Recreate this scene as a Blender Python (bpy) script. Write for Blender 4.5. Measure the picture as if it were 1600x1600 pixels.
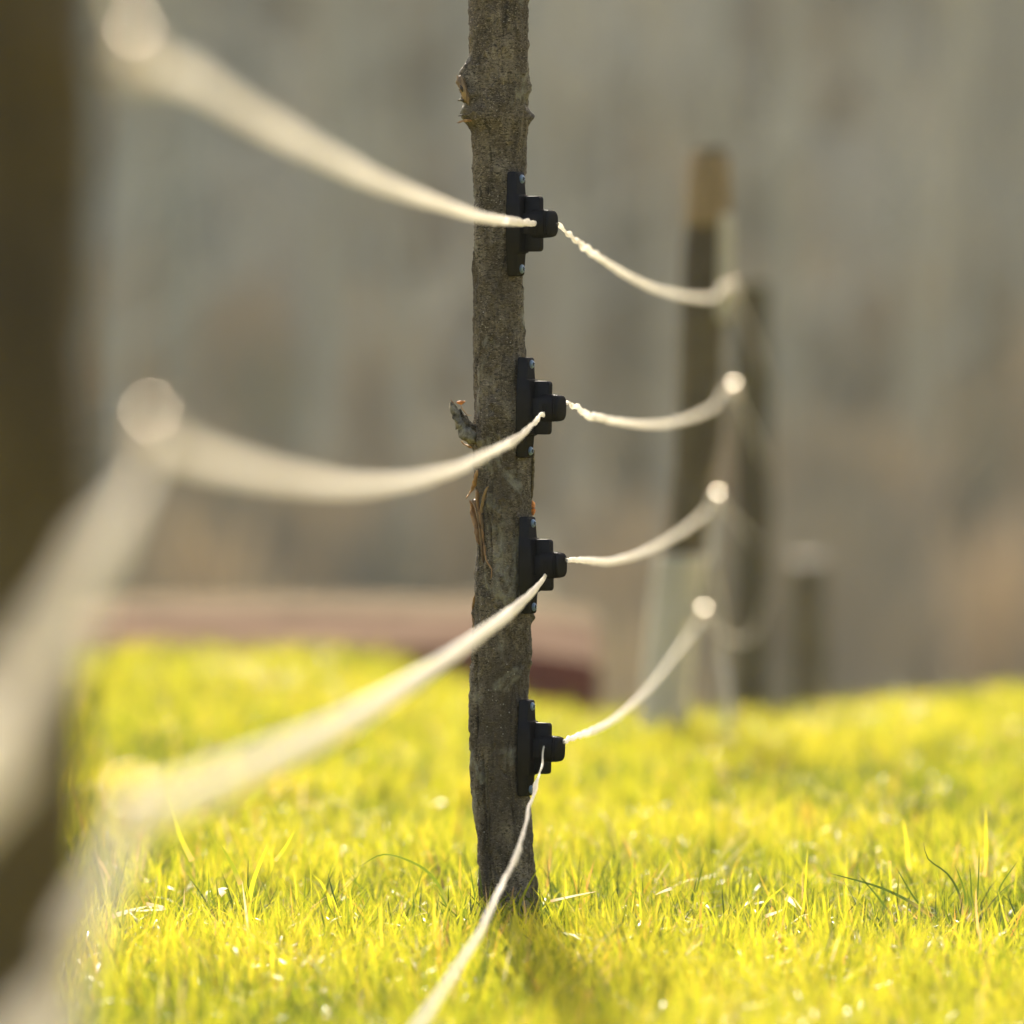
import bpy, bmesh, math, random
import numpy as np
from mathutils import Vector, Matrix
random.seed(7); rng = np.random.default_rng(7)
S = bpy.context.scene; COL = S.collection
for o in list(bpy.data.objects): bpy.data.objects.remove(o)

# ------------------------------------------------------------------ camera
CAM_H = 0.662; FD = 10.63; PITCH = math.radians(0.925)
cam = bpy.data.cameras.new('camera'); co = bpy.data.objects.new('camera', cam); COL.objects.link(co)
co.location = (0, 0, CAM_H); co.rotation_euler = (math.radians(90) - PITCH, 0, 0)
cam.lens = 200; cam.sensor_width = 24; cam.sensor_height = 24; cam.sensor_fit = 'HORIZONTAL'
cam.clip_start = 0.05; cam.clip_end = 3000
cam.dof.use_dof = True; cam.dof.focus_distance = FD; cam.dof.aperture_fstop = 2.65; cam.dof.aperture_blades = 0
S.camera = co
def P(px, py, d):
    """point of the place seen at photograph pixel (px, py) at d metres in front"""
    u = (px - 800) / 1600 * 24 / 200; v = (800 - py) / 1600 * 24 / 200
    c, s = math.cos(PITCH), math.sin(PITCH)
    y = c + v * s; z = -s + v * c
    return Vector((u * d / y, d, CAM_H + z * d / y))
def MPP(d): return 24 / 200 / 1600 * d

# ------------------------------------------------------------------ light
SUN_EL, SUN_AZ = math.radians(27), math.radians(-2.8)
w = bpy.data.worlds.new('World'); S.world = w; w.use_nodes = True
nt = w.node_tree; bg = nt.nodes['Background']; sk = nt.nodes.new('ShaderNodeTexSky')
sk.sky_type = 'NISHITA'; sk.sun_disc = False; sk.sun_elevation = SUN_EL; sk.sun_rotation = SUN_AZ
sk.air_density = 0.55; sk.dust_density = 6.5; sk.ozone_density = 0.0
nt.links.new(sk.outputs[0], bg.inputs[0]); bg.inputs[1].default_value = 0.13
sd = Vector((math.sin(SUN_AZ) * math.cos(SUN_EL), math.cos(SUN_AZ) * math.cos(SUN_EL), math.sin(SUN_EL)))
sl = bpy.data.lights.new('sun', 'SUN'); sl.energy = 4.2; sl.angle = math.radians(0.53); sl.color = (1.0, 0.92, 0.78)
so = bpy.data.objects.new('sun', sl); COL.objects.link(so); so.rotation_euler = (-sd).to_track_quat('-Z', 'Y').to_euler()
S.view_settings.view_transform = 'Standard'; S.view_settings.look = 'None'
S.view_settings.gamma = 1; S.view_settings.exposure = 1.75; S.view_settings.use_curve_mapping = False
S.render.engine = 'CYCLES'
try:
    S.cycles.max_bounces = 8; S.cycles.transmission_bounces = 6; S.cycles.diffuse_bounces = 5
except Exception: pass

# ------------------------------------------------------------------ helpers
def tag(o, label=None, cat=None, group=None, kind=None):
    if label: o['label'] = label
    if cat: o['category'] = cat
    if group: o['group'] = group
    if kind: o['kind'] = kind
    return o
def empty(name, loc, rz=0, **k):
    o = bpy.data.objects.new(name, None); COL.objects.link(o); o.location = loc; o.rotation_euler = (0, 0, rz)
    o.empty_display_size = .05
    return tag(o, **k)
def mesh_np(name, verts, faces, mat, parent=None, smooth=False, attrs=None):
    me = bpy.data.meshes.new(name)
    verts = np.asarray(verts, dtype=np.float32); faces = np.asarray(faces, dtype=np.int32)
    me.vertices.add(len(verts)); me.vertices.foreach_set('co', verts.ravel())
    n, k = faces.shape
    me.loops.add(n * k); me.loops.foreach_set('vertex_index', faces.ravel())
    me.polygons.add(n); me.polygons.foreach_set('loop_start', np.arange(n, dtype=np.int32) * k)
    if smooth: me.polygons.foreach_set('use_smooth', np.ones(n, dtype=bool))
    for an, av in (attrs or {}).items():
        a = me.attributes.new(an, 'FLOAT', 'POINT'); a.data.foreach_set('value', np.asarray(av, dtype=np.float32))
    me.update(calc_edges=True); me.validate()
    if mat: me.materials.append(mat)
    o = bpy.data.objects.new(name, me); COL.objects.link(o)
    if parent: o.parent = parent
    return o
def mesh_py(name, verts, faces, mat, parent=None, smooth=False):
    me = bpy.data.meshes.new(name); me.from_pydata([tuple(v) for v in verts], [], faces); me.update()
    if smooth:
        for p in me.polygons: p.use_smooth = True
    if mat: me.materials.append(mat)
    o = bpy.data.objects.new(name, me); COL.objects.link(o)
    if parent: o.parent = parent
    return o
def catmull(pts, step):
    pts = [Vector(p) for p in pts]; out = []
    pp = [pts[0] * 2 - pts[1]] + pts + [pts[-1] * 2 - pts[-2]]
    for i in range(1, len(pp) - 2):
        p0, p1, p2, p3 = pp[i-1:i+3]; n = max(2, int((p2 - p1).length / step))
        for j in range(n):
            t = j / n
            out.append(.5 * ((2*p1) + (p2-p0)*t + (2*p0-5*p1+4*p2-p3)*t*t + (3*p1-p0-3*p2+p3)*t**3))
    out.append(pts[-1]); return out
def tube(path, a, b=None, seg=10, twist=None, cap=True, up=Vector((0, 0, 1))):
    """sweep an ellipse of half axes a, b (numbers or functions of arc length) along a path"""
    vs, fs = [], []; s = 0; n = len(path)
    for i, p in enumerate(path):
        t = (path[min(i+1, n-1)] - path[max(i-1, 0)]).normalized()
        if i: s += (p - path[i-1]).length
        x = t.cross(up)
        if x.length < 1e-4: x = t.cross(Vector((0, 1, 0)))
        x.normalize(); y = x.cross(t).normalized()
        A = a(s) if callable(a) else a; B = A if b is None else (b(s) if callable(b) else b)
        tw = twist(s) if twist else 0
        for k in range(seg):
            th = 2 * math.pi * k / seg
            cx, cy = A * math.cos(th), B * math.sin(th)
            rx, ry = cx * math.cos(tw) - cy * math.sin(tw), cx * math.sin(tw) + cy * math.cos(tw)
            vs.append(p + x * rx + y * ry)
        if i:
            o = (i - 1) * seg
            for k in range(seg):
                k2 = (k + 1) % seg; fs.append((o + k, o + k2, o + seg + k2, o + seg + k))
    if cap:
        fs.append(tuple(reversed(range(seg)))); fs.append(tuple(range((n-1)*seg, n*seg)))
    return vs, fs
def vnoise(x, y, px=None, seed=0):
    """smooth value noise on numpy arrays, period px along x when given"""
    r = np.random.default_rng(seed).random((256, 256))
    xi = np.floor(x).astype(int); yi = np.floor(y).astype(int); fx = x - xi; fy = y - yi
    fx = fx*fx*(3-2*fx); fy = fy*fy*(3-2*fy)
    m = px or 256
    g = lambda i, j: r[(i % m) % 256, j % 256]
    return (g(xi,yi)*(1-fx)+g(xi+1,yi)*fx)*(1-fy)+(g(xi,yi+1)*(1-fx)+g(xi+1,yi+1)*fx)*fy

# node helpers
def new_mat(name):
    m = bpy.data.materials.new(name); m.use_nodes = True; nt = m.node_tree
    b = nt.nodes['Principled BSDF']; return m, nt, b
def N(nt, t, **k):
    n = nt.nodes.new(t)
    for a, v in k.items():
        if a.startswith('i_'):
            key = a[2:]; n.inputs[int(key) if key.isdigit() else key.replace('_', ' ')].default_value = v
        else: setattr(n, a, v)
    return n
def L(nt, a, b): nt.links.new(a, b)
def ramp(nt, src, stops, interp='LINEAR'):
    r = N(nt, 'ShaderNodeValToRGB'); e = r.color_ramp.elements; r.color_ramp.interpolation = interp
    while len(e) < len(stops): e.new(.5)
    for el, (p, c) in zip(e, stops):
        el.position = p; el.color = (*c, 1) if len(c) == 3 else c
    L(nt, src, r.inputs[0]); return r
def noise(nt, vec, scale, detail=4, rough=.55, dist=0):
    n = N(nt, 'ShaderNodeTexNoise', i_Scale=scale, i_Detail=detail, i_Roughness=rough, i_Distortion=dist)
    L(nt, vec, n.inputs['Vector']); return n
def mapping(nt, scale=(1,1,1), rot=(0,0,0), coord='Object'):
    tc = N(nt, 'ShaderNodeTexCoord'); mp = N(nt, 'ShaderNodeMapping'); mp.inputs['Scale'].default_value = scale
    mp.inputs['Rotation'].default_value = rot; L(nt, tc.outputs[coord], mp.inputs[0]); return mp.outputs[0]
def mix(nt, fac, a, b, mode='MIX'):
    m = N(nt, 'ShaderNodeMix', data_type='RGBA', blend_type=mode)
    for s, i in ((fac, 0), (a, 6), (b, 7)):
        if isinstance(s, (int, float)): m.inputs[i].default_value = s
        elif isinstance(s, tuple): m.inputs[i].default_value = (*s, 1)
        else: L(nt, s, m.inputs[i])
    return m.outputs[2]
def bump(nt, h, b, strength=.5, dist=.002):
    n = N(nt, 'ShaderNodeBump', i_Strength=strength, i_Distance=dist); L(nt, h, n.inputs['Height']); L(nt, n.outputs[0], b.inputs['Normal'])

def bark_mat(name, dark, mid, light, speck=True, lichen_and_tint=False):
    m, nt, b = new_mat(name)
    v = mapping(nt, (1, 1, .55))
    n1 = noise(nt, v, 38, 6, .65, .4)
    c = ramp(nt, n1.outputs[0], [(.30, dark), (.52, mid), (.72, light)]).outputs[0]
    v2 = mapping(nt, (1, 1, 2.2)); n2 = noise(nt, v2, 210, 5, .7, .6)
    crk = noise(nt, mapping(nt, (1, 1, .16)), 75, 5, .62, .9)
    c = mix(nt, ramp(nt, crk.outputs[0], [(.34, (.85,.85,.85)), (.43, (0,0,0))]).outputs[0], c, tuple(x*.22 for x in dark))
    c = mix(nt, ramp(nt, crk.outputs[0], [(.60, (0,0,0)), (.72, (.6,.6,.6))]).outputs[0], c, tuple(x*1.25 for x in light))
    c = mix(nt, ramp(nt, n2.outputs[0], [(.38, (1,1,1)), (.52, (0,0,0))]).outputs[0], c, tuple(x*.32 for x in dark))
    n2b = noise(nt, v2, 300, 3, .6, 1.0)
    c = mix(nt, ramp(nt, n2b.outputs[0], [(.56, (0,0,0)), (.68, (.8,.8,.8))]).outputs[0], c, tuple(x*1.35 for x in light))
    n4 = noise(nt, mapping(nt, (1, 1, .5)), 11, 3, .5)
    c = mix(nt, ramp(nt, n4.outputs[0], [(.40, (.6,.6,.6)), (.58, (0,0,0))]).outputs[0], c, (.050, .038, .022), 'MIX')
    if lichen_and_tint:
        nl = noise(nt, mapping(nt, (1, 1, .7)), 17, 5, .65, .5)
        c = mix(nt, ramp(nt, nl.outputs[0], [(.56, (0,0,0)), (.66, (.62,.62,.62))]).outputs[0], c, (.34,.33,.25))
    if speck:
        vo = N(nt, 'ShaderNodeTexVoronoi', i_Scale=150); L(nt, mapping(nt), vo.inputs['Vector'])
        n3 = noise(nt, mapping(nt), 22, 2)
        mm = N(nt, 'ShaderNodeMath', operation='MULTIPLY')
        L(nt, ramp(nt, vo.outputs['Distance'], [(.0, (1,1,1)), (.17, (0,0,0))]).outputs[0], mm.inputs[0])
        L(nt, ramp(nt, n3.outputs[0], [(.54, (0,0,0)), (.62, (1,1,1))]).outputs[0], mm.inputs[1])
        c = mix(nt, mm.outputs[0], c, (.62, .58, .47))
    if lichen_and_tint:
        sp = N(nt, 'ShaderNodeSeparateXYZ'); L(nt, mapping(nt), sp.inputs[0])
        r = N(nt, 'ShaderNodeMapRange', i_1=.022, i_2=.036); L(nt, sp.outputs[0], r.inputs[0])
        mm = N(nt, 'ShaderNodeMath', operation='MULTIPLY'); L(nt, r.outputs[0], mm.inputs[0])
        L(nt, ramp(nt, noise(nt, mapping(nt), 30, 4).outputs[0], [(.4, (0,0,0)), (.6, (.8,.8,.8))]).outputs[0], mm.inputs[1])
        c = mix(nt, mm.outputs[0], c, (.11, .12, .025))  # yellow-green patches towards the right edge of the trunk
    L(nt, c, b.inputs['Base Color']); b.inputs['Roughness'].default_value = .78; b.inputs['Specular IOR Level'].default_value = .35
    ad = N(nt, 'ShaderNodeMath', operation='ADD'); L(nt, n1.outputs[0], ad.inputs[0]); L(nt, n2.outputs[0], ad.inputs[1])
    bump(nt, ad.outputs[0], b, .9, .003)
    return m
M_bark = bark_mat('bark', (.055,.042,.024), (.150,.122,.076), (.32,.272,.188), lichen_and_tint=True)
M_bark2 = bark_mat('old_bark', (.072,.056,.020), (.140,.108,.042), (.23,.18,.08), speck=False)
M_bark4 = bark_mat('weathered_bark', (.10,.078,.034), (.155,.122,.058), (.24,.195,.105), speck=False)
M_bark3 = bark_mat('pale_bark', (.07,.06,.032), (.12,.105,.055), (.18,.155,.09), speck=False)
def wood_mat(name, a, b_, scale=(1,1,.12), sc=160):
    m, nt, b = new_mat(name); n = noise(nt, mapping(nt, scale), sc, 5, .6, .5)
    L(nt, ramp(nt, n.outputs[0], [(.35, a), (.65, b_)]).outputs[0], b.inputs['Base Color'])
    b.inputs['Roughness'].default_value = .7; bump(nt, n.outputs[0], b, .7, .002); return m
M_wood = wood_mat('bare_wood', (.10,.055,.02), (.34,.23,.10))
M_wood2 = wood_mat('tan_wood', (.17,.112,.042), (.31,.22,.10))
M_strip = wood_mat('bark_inside', (.20,.10,.035), (.50,.30,.12))
M_grey = wood_mat('grey_lichen', (.06,.05,.032), (.26,.24,.17), (1,1,1), 120)
M_hole = wood_mat('dark_knot', (.015,.01,.006), (.05,.035,.02))
M_orange = wood_mat('orange_fungus', (.55,.16,.03), (.8,.34,.08), (1,1,1), 300)
M_sleeve = wood_mat('pale_sleeve', (.42,.39,.29), (.60,.55,.42), (1,1,.3), 12)

def plastic():
    m, nt, b = new_mat('black_plastic')
    n = noise(nt, mapping(nt), 900, 2); n2 = noise(nt, mapping(nt), 40, 3)
    L(nt, ramp(nt, n2.outputs[0], [(.3, (.0038,.0038,.0041)), (.7, (.0075,.0073,.0078))]).outputs[0], b.inputs['Base Color'])
    L(nt, ramp(nt, n2.outputs[0], [(.3, (.38,.38,.38)), (.7, (.52,.52,.52))]).outputs[0], b.inputs['Roughness'])
    b.inputs['Specular IOR Level'].default_value = 0
    out = nt.nodes['Material Output']; df = N(nt, 'ShaderNodeBsdfDiffuse'); gl = N(nt, 'ShaderNodeBsdfGlossy', i_Roughness=.36); ms = N(nt, 'ShaderNodeMixShader', i_0=.016)
    L(nt, b.inputs['Base Color'].links[0].from_socket, df.inputs[0]); bump(nt, n.outputs[0], gl, .15, .0004)
    L(nt, df.outputs[0], ms.inputs[1]); L(nt, gl.outputs[0], ms.inputs[2]); L(nt, ms.outputs[0], out.inputs[0]); nt.nodes.remove(b); return m
M_black = plastic()
m, nt, b = new_mat('zinc'); M_zinc = m
n = noise(nt, mapping(nt), 700, 3)
L(nt, ramp(nt, n.outputs[0], [(.3, (.10,.16,.24)), (.7, (.24,.33,.44))]).outputs[0], b.inputs['Base Color'])
b.inputs['Metallic'].default_value = .4; b.inputs['Roughness'].default_value = .55
m, nt, b = new_mat('pale_plastic'); M_pale = m
n = noise(nt, mapping(nt), 90, 3); L(nt, ramp(nt, n.outputs[0], [(.3, (.55,.47,.33)), (.7, (.72,.64,.48))]).outputs[0], b.inputs['Base Color'])
b.inputs['Roughness'].default_value = .6
m, nt, b = new_mat('glint_metal'); M_glint = m  # metal of the added glint discs
n = noise(nt, mapping(nt), 120, 3); L(nt, ramp(nt, n.outputs[0], [(.3, (.62,.54,.40)), (.7, (.80,.72,.56))]).outputs[0], b.inputs['Base Color'])
b.inputs['Metallic'].default_value = .9; b.inputs['Roughness'].default_value = .42
def tape_mat():
    m, nt, b = new_mat('white_tape'); out = nt.nodes['Material Output']
    wv = N(nt, 'ShaderNodeTexWave', i_Scale=260, i_Distortion=1.5); wv.bands_direction = 'Y'; L(nt, mapping(nt), wv.inputs['Vector'])
    n = noise(nt, mapping(nt), 60, 4)
    c = ramp(nt, n.outputs[0], [(.3, (.80,.76,.66)), (.6, (.92,.89,.82))]).outputs[0]
    L(nt, c, b.inputs['Base Color']); b.inputs['Roughness'].default_value = .55
    bump(nt, wv.outputs[0], b, .25, .0006)
    t = N(nt, 'ShaderNodeBsdfTranslucent'); L(nt, c, t.inputs[0]); ms = N(nt, 'ShaderNodeMixShader', i_0=.74)
    L(nt, b.outputs[0], ms.inputs[1]); L(nt, t.outputs[0], ms.inputs[2]); L(nt, ms.outputs[0], out.inputs[0]); return m
M_tape = tape_mat()
def leaf_mat(name, stops, trans=.6, rough=.42):
    m, nt, b = new_mat(name); out = nt.nodes['Material Output']
    at = N(nt, 'ShaderNodeAttribute', attribute_name='tone'); hh = N(nt, 'ShaderNodeAttribute', attribute_name='along')
    c = ramp(nt, at.outputs['Fac'], stops).outputs[0]
    # straw coloured sheath at the foot of each blade, dry tip
    c = mix(nt, ramp(nt, hh.outputs['Fac'], [(0, (.8,.8,.8)), (.3, (0,0,0)), (.9, (0,0,0)), (1, (.5,.5,.5))]).outputs[0], c, (.30,.20,.07))
    L(nt, c, b.inputs['Base Color']); b.inputs['Roughness'].default_value = rough; b.inputs['Specular IOR Level'].default_value = .45
    t = N(nt, 'ShaderNodeBsdfTranslucent'); L(nt, c, t.inputs[0]); ms = N(nt, 'ShaderNodeMixShader', i_0=trans)
    L(nt, b.outputs[0], ms.inputs[1]); L(nt, t.outputs[0], ms.inputs[2]); L(nt, ms.outputs[0], out.inputs[0]); return m
M_grass = leaf_mat('grass_blades', [(0, (.024,.042,.008)), (.20, (.085,.120,.010)), (.40, (.245,.258,.012)), (.64, (.39,.365,.018)), (.86, (.45,.37,.030)), (.93, (.42,.22,.04)), (1, (.42,.35,.20))], .5)
M_dry = leaf_mat('dry_blades', [(0, (.20,.11,.06)), (.4, (.38,.28,.14)), (.8, (.55,.46,.28)), (1, (.72,.66,.52))], .35, .55)

# ------------------------------------------------------------------ ground
def sst(e0, e1, x): t = np.clip((x - e0) / (e1 - e0), 0, 1); return t*t*(3-2*t)
def G(x, d):
    x = np.asarray(x, float); d = np.asarray(d, float)
    a = x / np.maximum(d, 3)              # bearing: the meadow's brow bends
    st = 18.9 - 4.0 * sst(-.025, .012, a) + 1.7 * sst(.03, .06, a)
    q = np.maximum(d - st, 0)
    drop = np.where(q < 18, .0040*q*q, .0040*18*18 + .144*(q-18))
    z = -.050 + .010*sst(11.5, 15, d) - .032*sst(13, 16.5, d)*sst(-.022, .008, a) - np.minimum(drop, 4.2)
    z = z + .018*(vnoise(x*.9+40, d*.7+11, seed=3)-.5) + .012*(vnoise(x*3+9, d*3+5, seed=4)-.5)
    rise = np.maximum(d - 62, 0); z = z + .11*np.minimum(rise, 48) + .38*np.clip(rise-48, 0, 110) + .10*np.maximum(rise-158, 0)
    z = z + sst(60, 90, d)*1.6*(vnoise(x*.05+7, d*.05+3, seed=5)-.5)
    return z
xs = np.concatenate([-np.geomspace(900, 8, 26), np.linspace(-7.5, 7.5, 61), np.geomspace(8, 900, 26)])
ds = np.concatenate([np.linspace(-60, 2, 16), np.linspace(2.4, 34, 120), np.linspace(35, 160, 60), np.geomspace(165, 1400, 20)])
X, D = np.meshgrid(xs, ds); Z = G(X, D)
nx, nd = len(xs), len(ds)
idx = np.arange(nx*nd).reshape(nd, nx)
def grid_faces(idx): return np.stack([idx[:-1,:-1].ravel(), idx[:-1,1:].ravel(), idx[1:,1:].ravel(), idx[1:,:-1].ravel()], 1)
V = np.stack([X.ravel(), D.ravel(), Z.ravel()], 1)
m, nt, b = new_mat('meadow_soil')
n1 = noise(nt, mapping(nt), 9, 6, .7); n2 = noise(nt, mapping(nt), .8, 4)
c = ramp(nt, n1.outputs[0], [(.3, (.10,.075,.03)), (.5, (.24,.21,.03)), (.75, (.40,.34,.04))]).outputs[0]
L(nt, c, b.inputs['Base Color']); b.inputs['Roughness'].default_value = .95; b.inputs['Specular IOR Level'].default_value = .0; bump(nt, n1.outputs[0], b, .8, .02)
cut = int(np.searchsorted(ds, 58))
tag(mesh_np('ground', V, grid_faces(idx[:cut+1]), m, smooth=True), kind='structure')
m, nt, b = new_mat('hillside_litter')
n1 = noise(nt, mapping(nt, (1, .35, 1)), .42, 3, .5); n2 = noise(nt, mapping(nt, (1, .3, 1)), .13, 2, .5); n3 = noise(nt, mapping(nt), 3, 5, .7)
c = ramp(nt, n1.outputs[0], [(.34, (.30,.285,.20)), (.47, (.36,.33,.225)), (.58, (.42,.37,.235)), (.72, (.52,.43,.26))]).outputs[0]
c = mix(nt, ramp(nt, n2.outputs[0], [(.42, (.75,.75,.75)), (.6, (0,0,0))]).outputs[0], c, (.26,.24,.165))
c = mix(nt, ramp(nt, n3.outputs[0], [(.4, (.4,.4,.4)), (.6, (0,0,0))]).outputs[0], c, (.30,.27,.18))
L(nt, c, b.inputs['Base Color']); b.inputs['Roughness'].default_value = .95; b.inputs['Specular IOR Level'].default_value = .0
tag(mesh_np('hillside', V, grid_faces(idx[cut:]), m, smooth=True), kind='structure')

# ------------------------------------------------------------------ far wood on the hillside (one mass)
tv, tf, tt = [], [], []
def prism(p, q, r0, r1, seg, tone):
    t = (q - p).normalized(); x = t.cross(Vector((0, 1, .1))).normalized(); y = x.cross(t); o = len(tv)
    for c_, r in ((p, r0), (q, r1)):
        for k in range(seg):
            a = 2*math.pi*k/seg; tv.append(c_ + x*r*math.cos(a) + y*r*math.sin(a)); tt.append(tone)
    for k in range(seg):
        k2 = (k+1) % seg; tf.append((o+k, o+k2, o+seg+k2, o+seg+k))
for i in range(900):
    d = 84 + 120 * random.random()**.8; x = random.uniform(-1, 1) * (10 + d*.17)
    z = float(G(x, d)); h = random.uniform(7, 14); r = random.uniform(.07, .20); tone = random.random()
    lean = Vector((random.uniform(-.06,.06), random.uniform(-.05,.05), 1))
    tone = min(1, max(0, .42*vnoise(np.array(x*.16+60), np.array(d*.03), seed=8) + .30*random.random() + .14 + 2.2*x/d)); p = Vector((x, d, z - .3)); pts = [p]
    for k in range(4): pts.append(pts[-1] + (lean + Vector((random.uniform(-.07,.07), 0, 0))) * h/4)
    for k in range(4): prism(pts[k], pts[k+1], r*(1-.22*k), r*(1-.22*(k+1)), 5, tone)
    for k in range(20):
        f = random.uniform(.22, 1); base = pts[0].lerp(pts[4], f); a = random.uniform(0, 6.28)
        ln = random.uniform(.8, 2.4)*(1.2-f*.6); e = base + Vector((math.cos(a)*ln, math.sin(a)*ln, ln*random.uniform(.3,1.0)))
        prism(base, e, r*.3*(1.2-f), .008, 3, tone)
        for _ in range(3):
            b0 = base.lerp(e, random.uniform(.3,.95)); a2 = a + random.uniform(-1,1); l2 = ln*.45
            prism(b0, b0 + Vector((math.cos(a2)*l2, math.sin(a2)*l2, l2*random.uniform(.2,1))), .014, .005, 3, tone)
m, nt, b = new_mat('far_bark'); at = N(nt, 'ShaderNodeAttribute', attribute_name='tone')
c = ramp(nt, at.outputs['Fac'], [(0, (.185,.235,.21)), (.45, (.31,.325,.26)), (1, (.52,.45,.30))]).outputs[0]
c = mix(nt, .35, c, ramp(nt, noise(nt, mapping(nt), 2.5, 3).outputs[0], [(.35,(.23,.25,.21)),(.65,(.41,.38,.28))]).outputs[0])
L(nt, c, b.inputs['Base Color']); b.inputs['Roughness'].default_value = .9; b.inputs['Specular IOR Level'].default_value = .0
tag(mesh_np('bare_wood_on_hill', tv, tf, m, attrs={'tone': tt}), 'bare grey and tan trees of the wood covering the hillside behind', 'woodland', kind='stuff')
# undergrowth: tan dry shrubs made of thin twigs
tv, tf, tt = [], [], []
for i in range(900):
    d = random.uniform(64, 150); x = random.uniform(-1, 1)*(8 + d*.12); z = float(G(x, d)); sc_ = random.uniform(.35, 1.0); tone = random.random()
    for k in range(70):
        a = random.uniform(0, 6.28); e = Vector((x + math.cos(a)*sc_*random.random(), d + math.sin(a)*sc_*random.random(), z + sc_*random.uniform(.5, 2.6)))
        b0 = Vector((x + random.uniform(-.2,.2), d, z))
        o = len(tv); wv_ = Vector((.03, 0, .01)); tv += [b0 - wv_, b0 + wv_, e + wv_*.7, e - wv_*.7]; tt += [tone]*4; tf.append((o, o+1, o+2, o+3))
m, nt, b = new_mat('dry_shrub'); at = N(nt, 'ShaderNodeAttribute', attribute_name='tone')
L(nt, ramp(nt, at.outputs['Fac'], [(0, (.23,.22,.15)), (.45, (.30,.26,.175)), (1, (.48,.38,.23))]).outputs[0], b.inputs['Base Color']); b.inputs['Roughness'].default_value = .9; b.inputs['Specular IOR Level'].default_value = .0
tag(mesh_np('undergrowth', tv, tf, m, attrs={'tone': tt}), 'tan dry undergrowth between the trees of the hillside wood', 'undergrowth', kind='stuff')

# ------------------------------------------------------------------ low wall beyond the meadow's brow
def loft(rings, close=True):
    vs = [p for r in rings for p in r]; n = len(rings[0]); fs = []
    for i in range(len(rings)-1):
        for k in range(n):
            k2 = (k+1) % n; fs.append((i*n+k, i*n+k2, (i+1)*n+k2, (i+1)*n+k))
    fs.append(tuple(reversed(range(n)))); fs.append(tuple(range((len(rings)-1)*n, len(rings)*n)))
    return vs, fs
def long_block(x0, x1, y0, y1, z0, z1, sl=0.0, wob=.008, seed=0, n=60):
    r = random.Random(seed); rings = []
    for i in range(n+1):
        x = x0 + (x1-x0)*i/n; dz = sl*(x - x0) ; j = lambda: r.uniform(-wob, wob)
        rings.append([Vector((x, y0+j(), z0+dz)), Vector((x, y0+j(), z1+dz+j())), Vector((x, y1+j(), z1+dz+j())), Vector((x, y1+j(), z0+dz))])
    return loft(rings)
wx, wd = -4.5, 22.6
wall = empty('low_wall', (wx, wd, -.3), label='long low pinkish wall with sloping top and dark red foot beyond the meadow, left of the middle post', cat='wall')
def wmat(name, a, c_, sc=7):
    m, nt, b = new_mat(name); n = noise(nt, mapping(nt, (.35, 1, 2.5)), sc, 5, .6)
    L(nt, ramp(nt, n.outputs[0], [(.35, a), (.65, c_)]).outputs[0], b.inputs['Base Color']); b.inputs['Roughness'].default_value = .95; b.inputs['Specular IOR Level'].default_value = .0; bump(nt, n.outputs[0], b, .3, .01); return m
Ztop = lambda py: P(800, py, wd).z
wl = 4.5 + P(935, 950, wd).x
def long_prism(profile, ln, seed, wob=.006, n=70):
    r = random.Random(seed); rings = []
    for i in range(n+1):
        x = ln*i/n; rings.append([Vector((x, y + r.uniform(-wob, wob), z + r.uniform(-wob, wob)*.6 - .010*(x-4.2) - (.035*max(0, (x-ln+.35)/.35)**2 if z > .1 else 0))) for y, z in profile])
    return loft(rings)
zb, zm, zt = Ztop(1012)+.3, Ztop(964)+.3, Ztop(940)+.3
for nm, prof, a_, c_ in (('footing', [(-.02, -.4), (-.02, zb-.004), (.6, zb-.004), (.6, -.4)], (.13,.045,.035), (.19,.075,.055)),
                         ('sloping_face', [(0, zb), (.355, zm), (.355, zb)], (.145,.095,.065), (.22,.155,.105)),
                         ('coping', [(.36, zm+.003), (.66, zt-.003), (.85, zt-.02), (.85, zm-.1), (.36, zm-.1)], (.14,.11,.072), (.20,.16,.105))):
    vs, fs = long_prism(prof, wl, len(nm)); mesh_py(nm, vs, fs, wmat(nm, a_, c_), wall)

# ------------------------------------------------------------------ the fence posts
def interp(keys, y):
    ys = [k[0] for k in keys]; return [np.interp(y, ys, [k[i] for k in keys]) for i in range(1, len(keys[0]))]
T0 = 10.67
MID = [(-140,734,826),(0,733,827),(60,733,826),(90,734,827),(112,733,829),(150,732,829),(185,731,830),(205,737,828),(240,739,824),(300,740,821),(400,740,820),
       (500,738,820),(560,738,823),(620,737,826),(660,736,829),(700,739,832),(760,740,832),(800,741,833),(850,743,836),(900,742,837),(950,741,835),(1000,738,831),
       (1040,736,827),(1100,735,824),(1200,737,823),(1260,739,826),(1300,743,830),(1350,745,835),(1400,746,839),(1440,745,846),(1475,740,854),(1590,728,868)]
NS, NZ = 300, 980
py = np.linspace(-140, 1590, NZ); xl, xr = interp([(k[0], k[1], k[2]) for k in MID], py)
cx = (xl+xr)/2; rr = (xr-xl)/2*MPP(T0); zc = np.array([P(800, q, T0).z for q in py]); cxw = (cx-800)*MPP(T0)
bx0 = float(cxw[-60]); base_z = float(G(bx0, T0))
post = empty('wooden_post', (0, T0, 0), label='tall in-focus round bark-covered post carrying four black insulators', cat='fence post', group='rough wooden fence posts in one row')
th = np.linspace(0, 2*np.pi, NS, endpoint=False); TH, PY = np.meshgrid(th, py)
R = np.repeat(rr[:, None], NS, 1); U = TH/(2*np.pi)
zz = np.repeat(zc[:, None], NS, 1)
def fb(su, sz, seed): return vnoise(U*su, zz*sz+50, px=su, seed=seed) - .5
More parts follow.
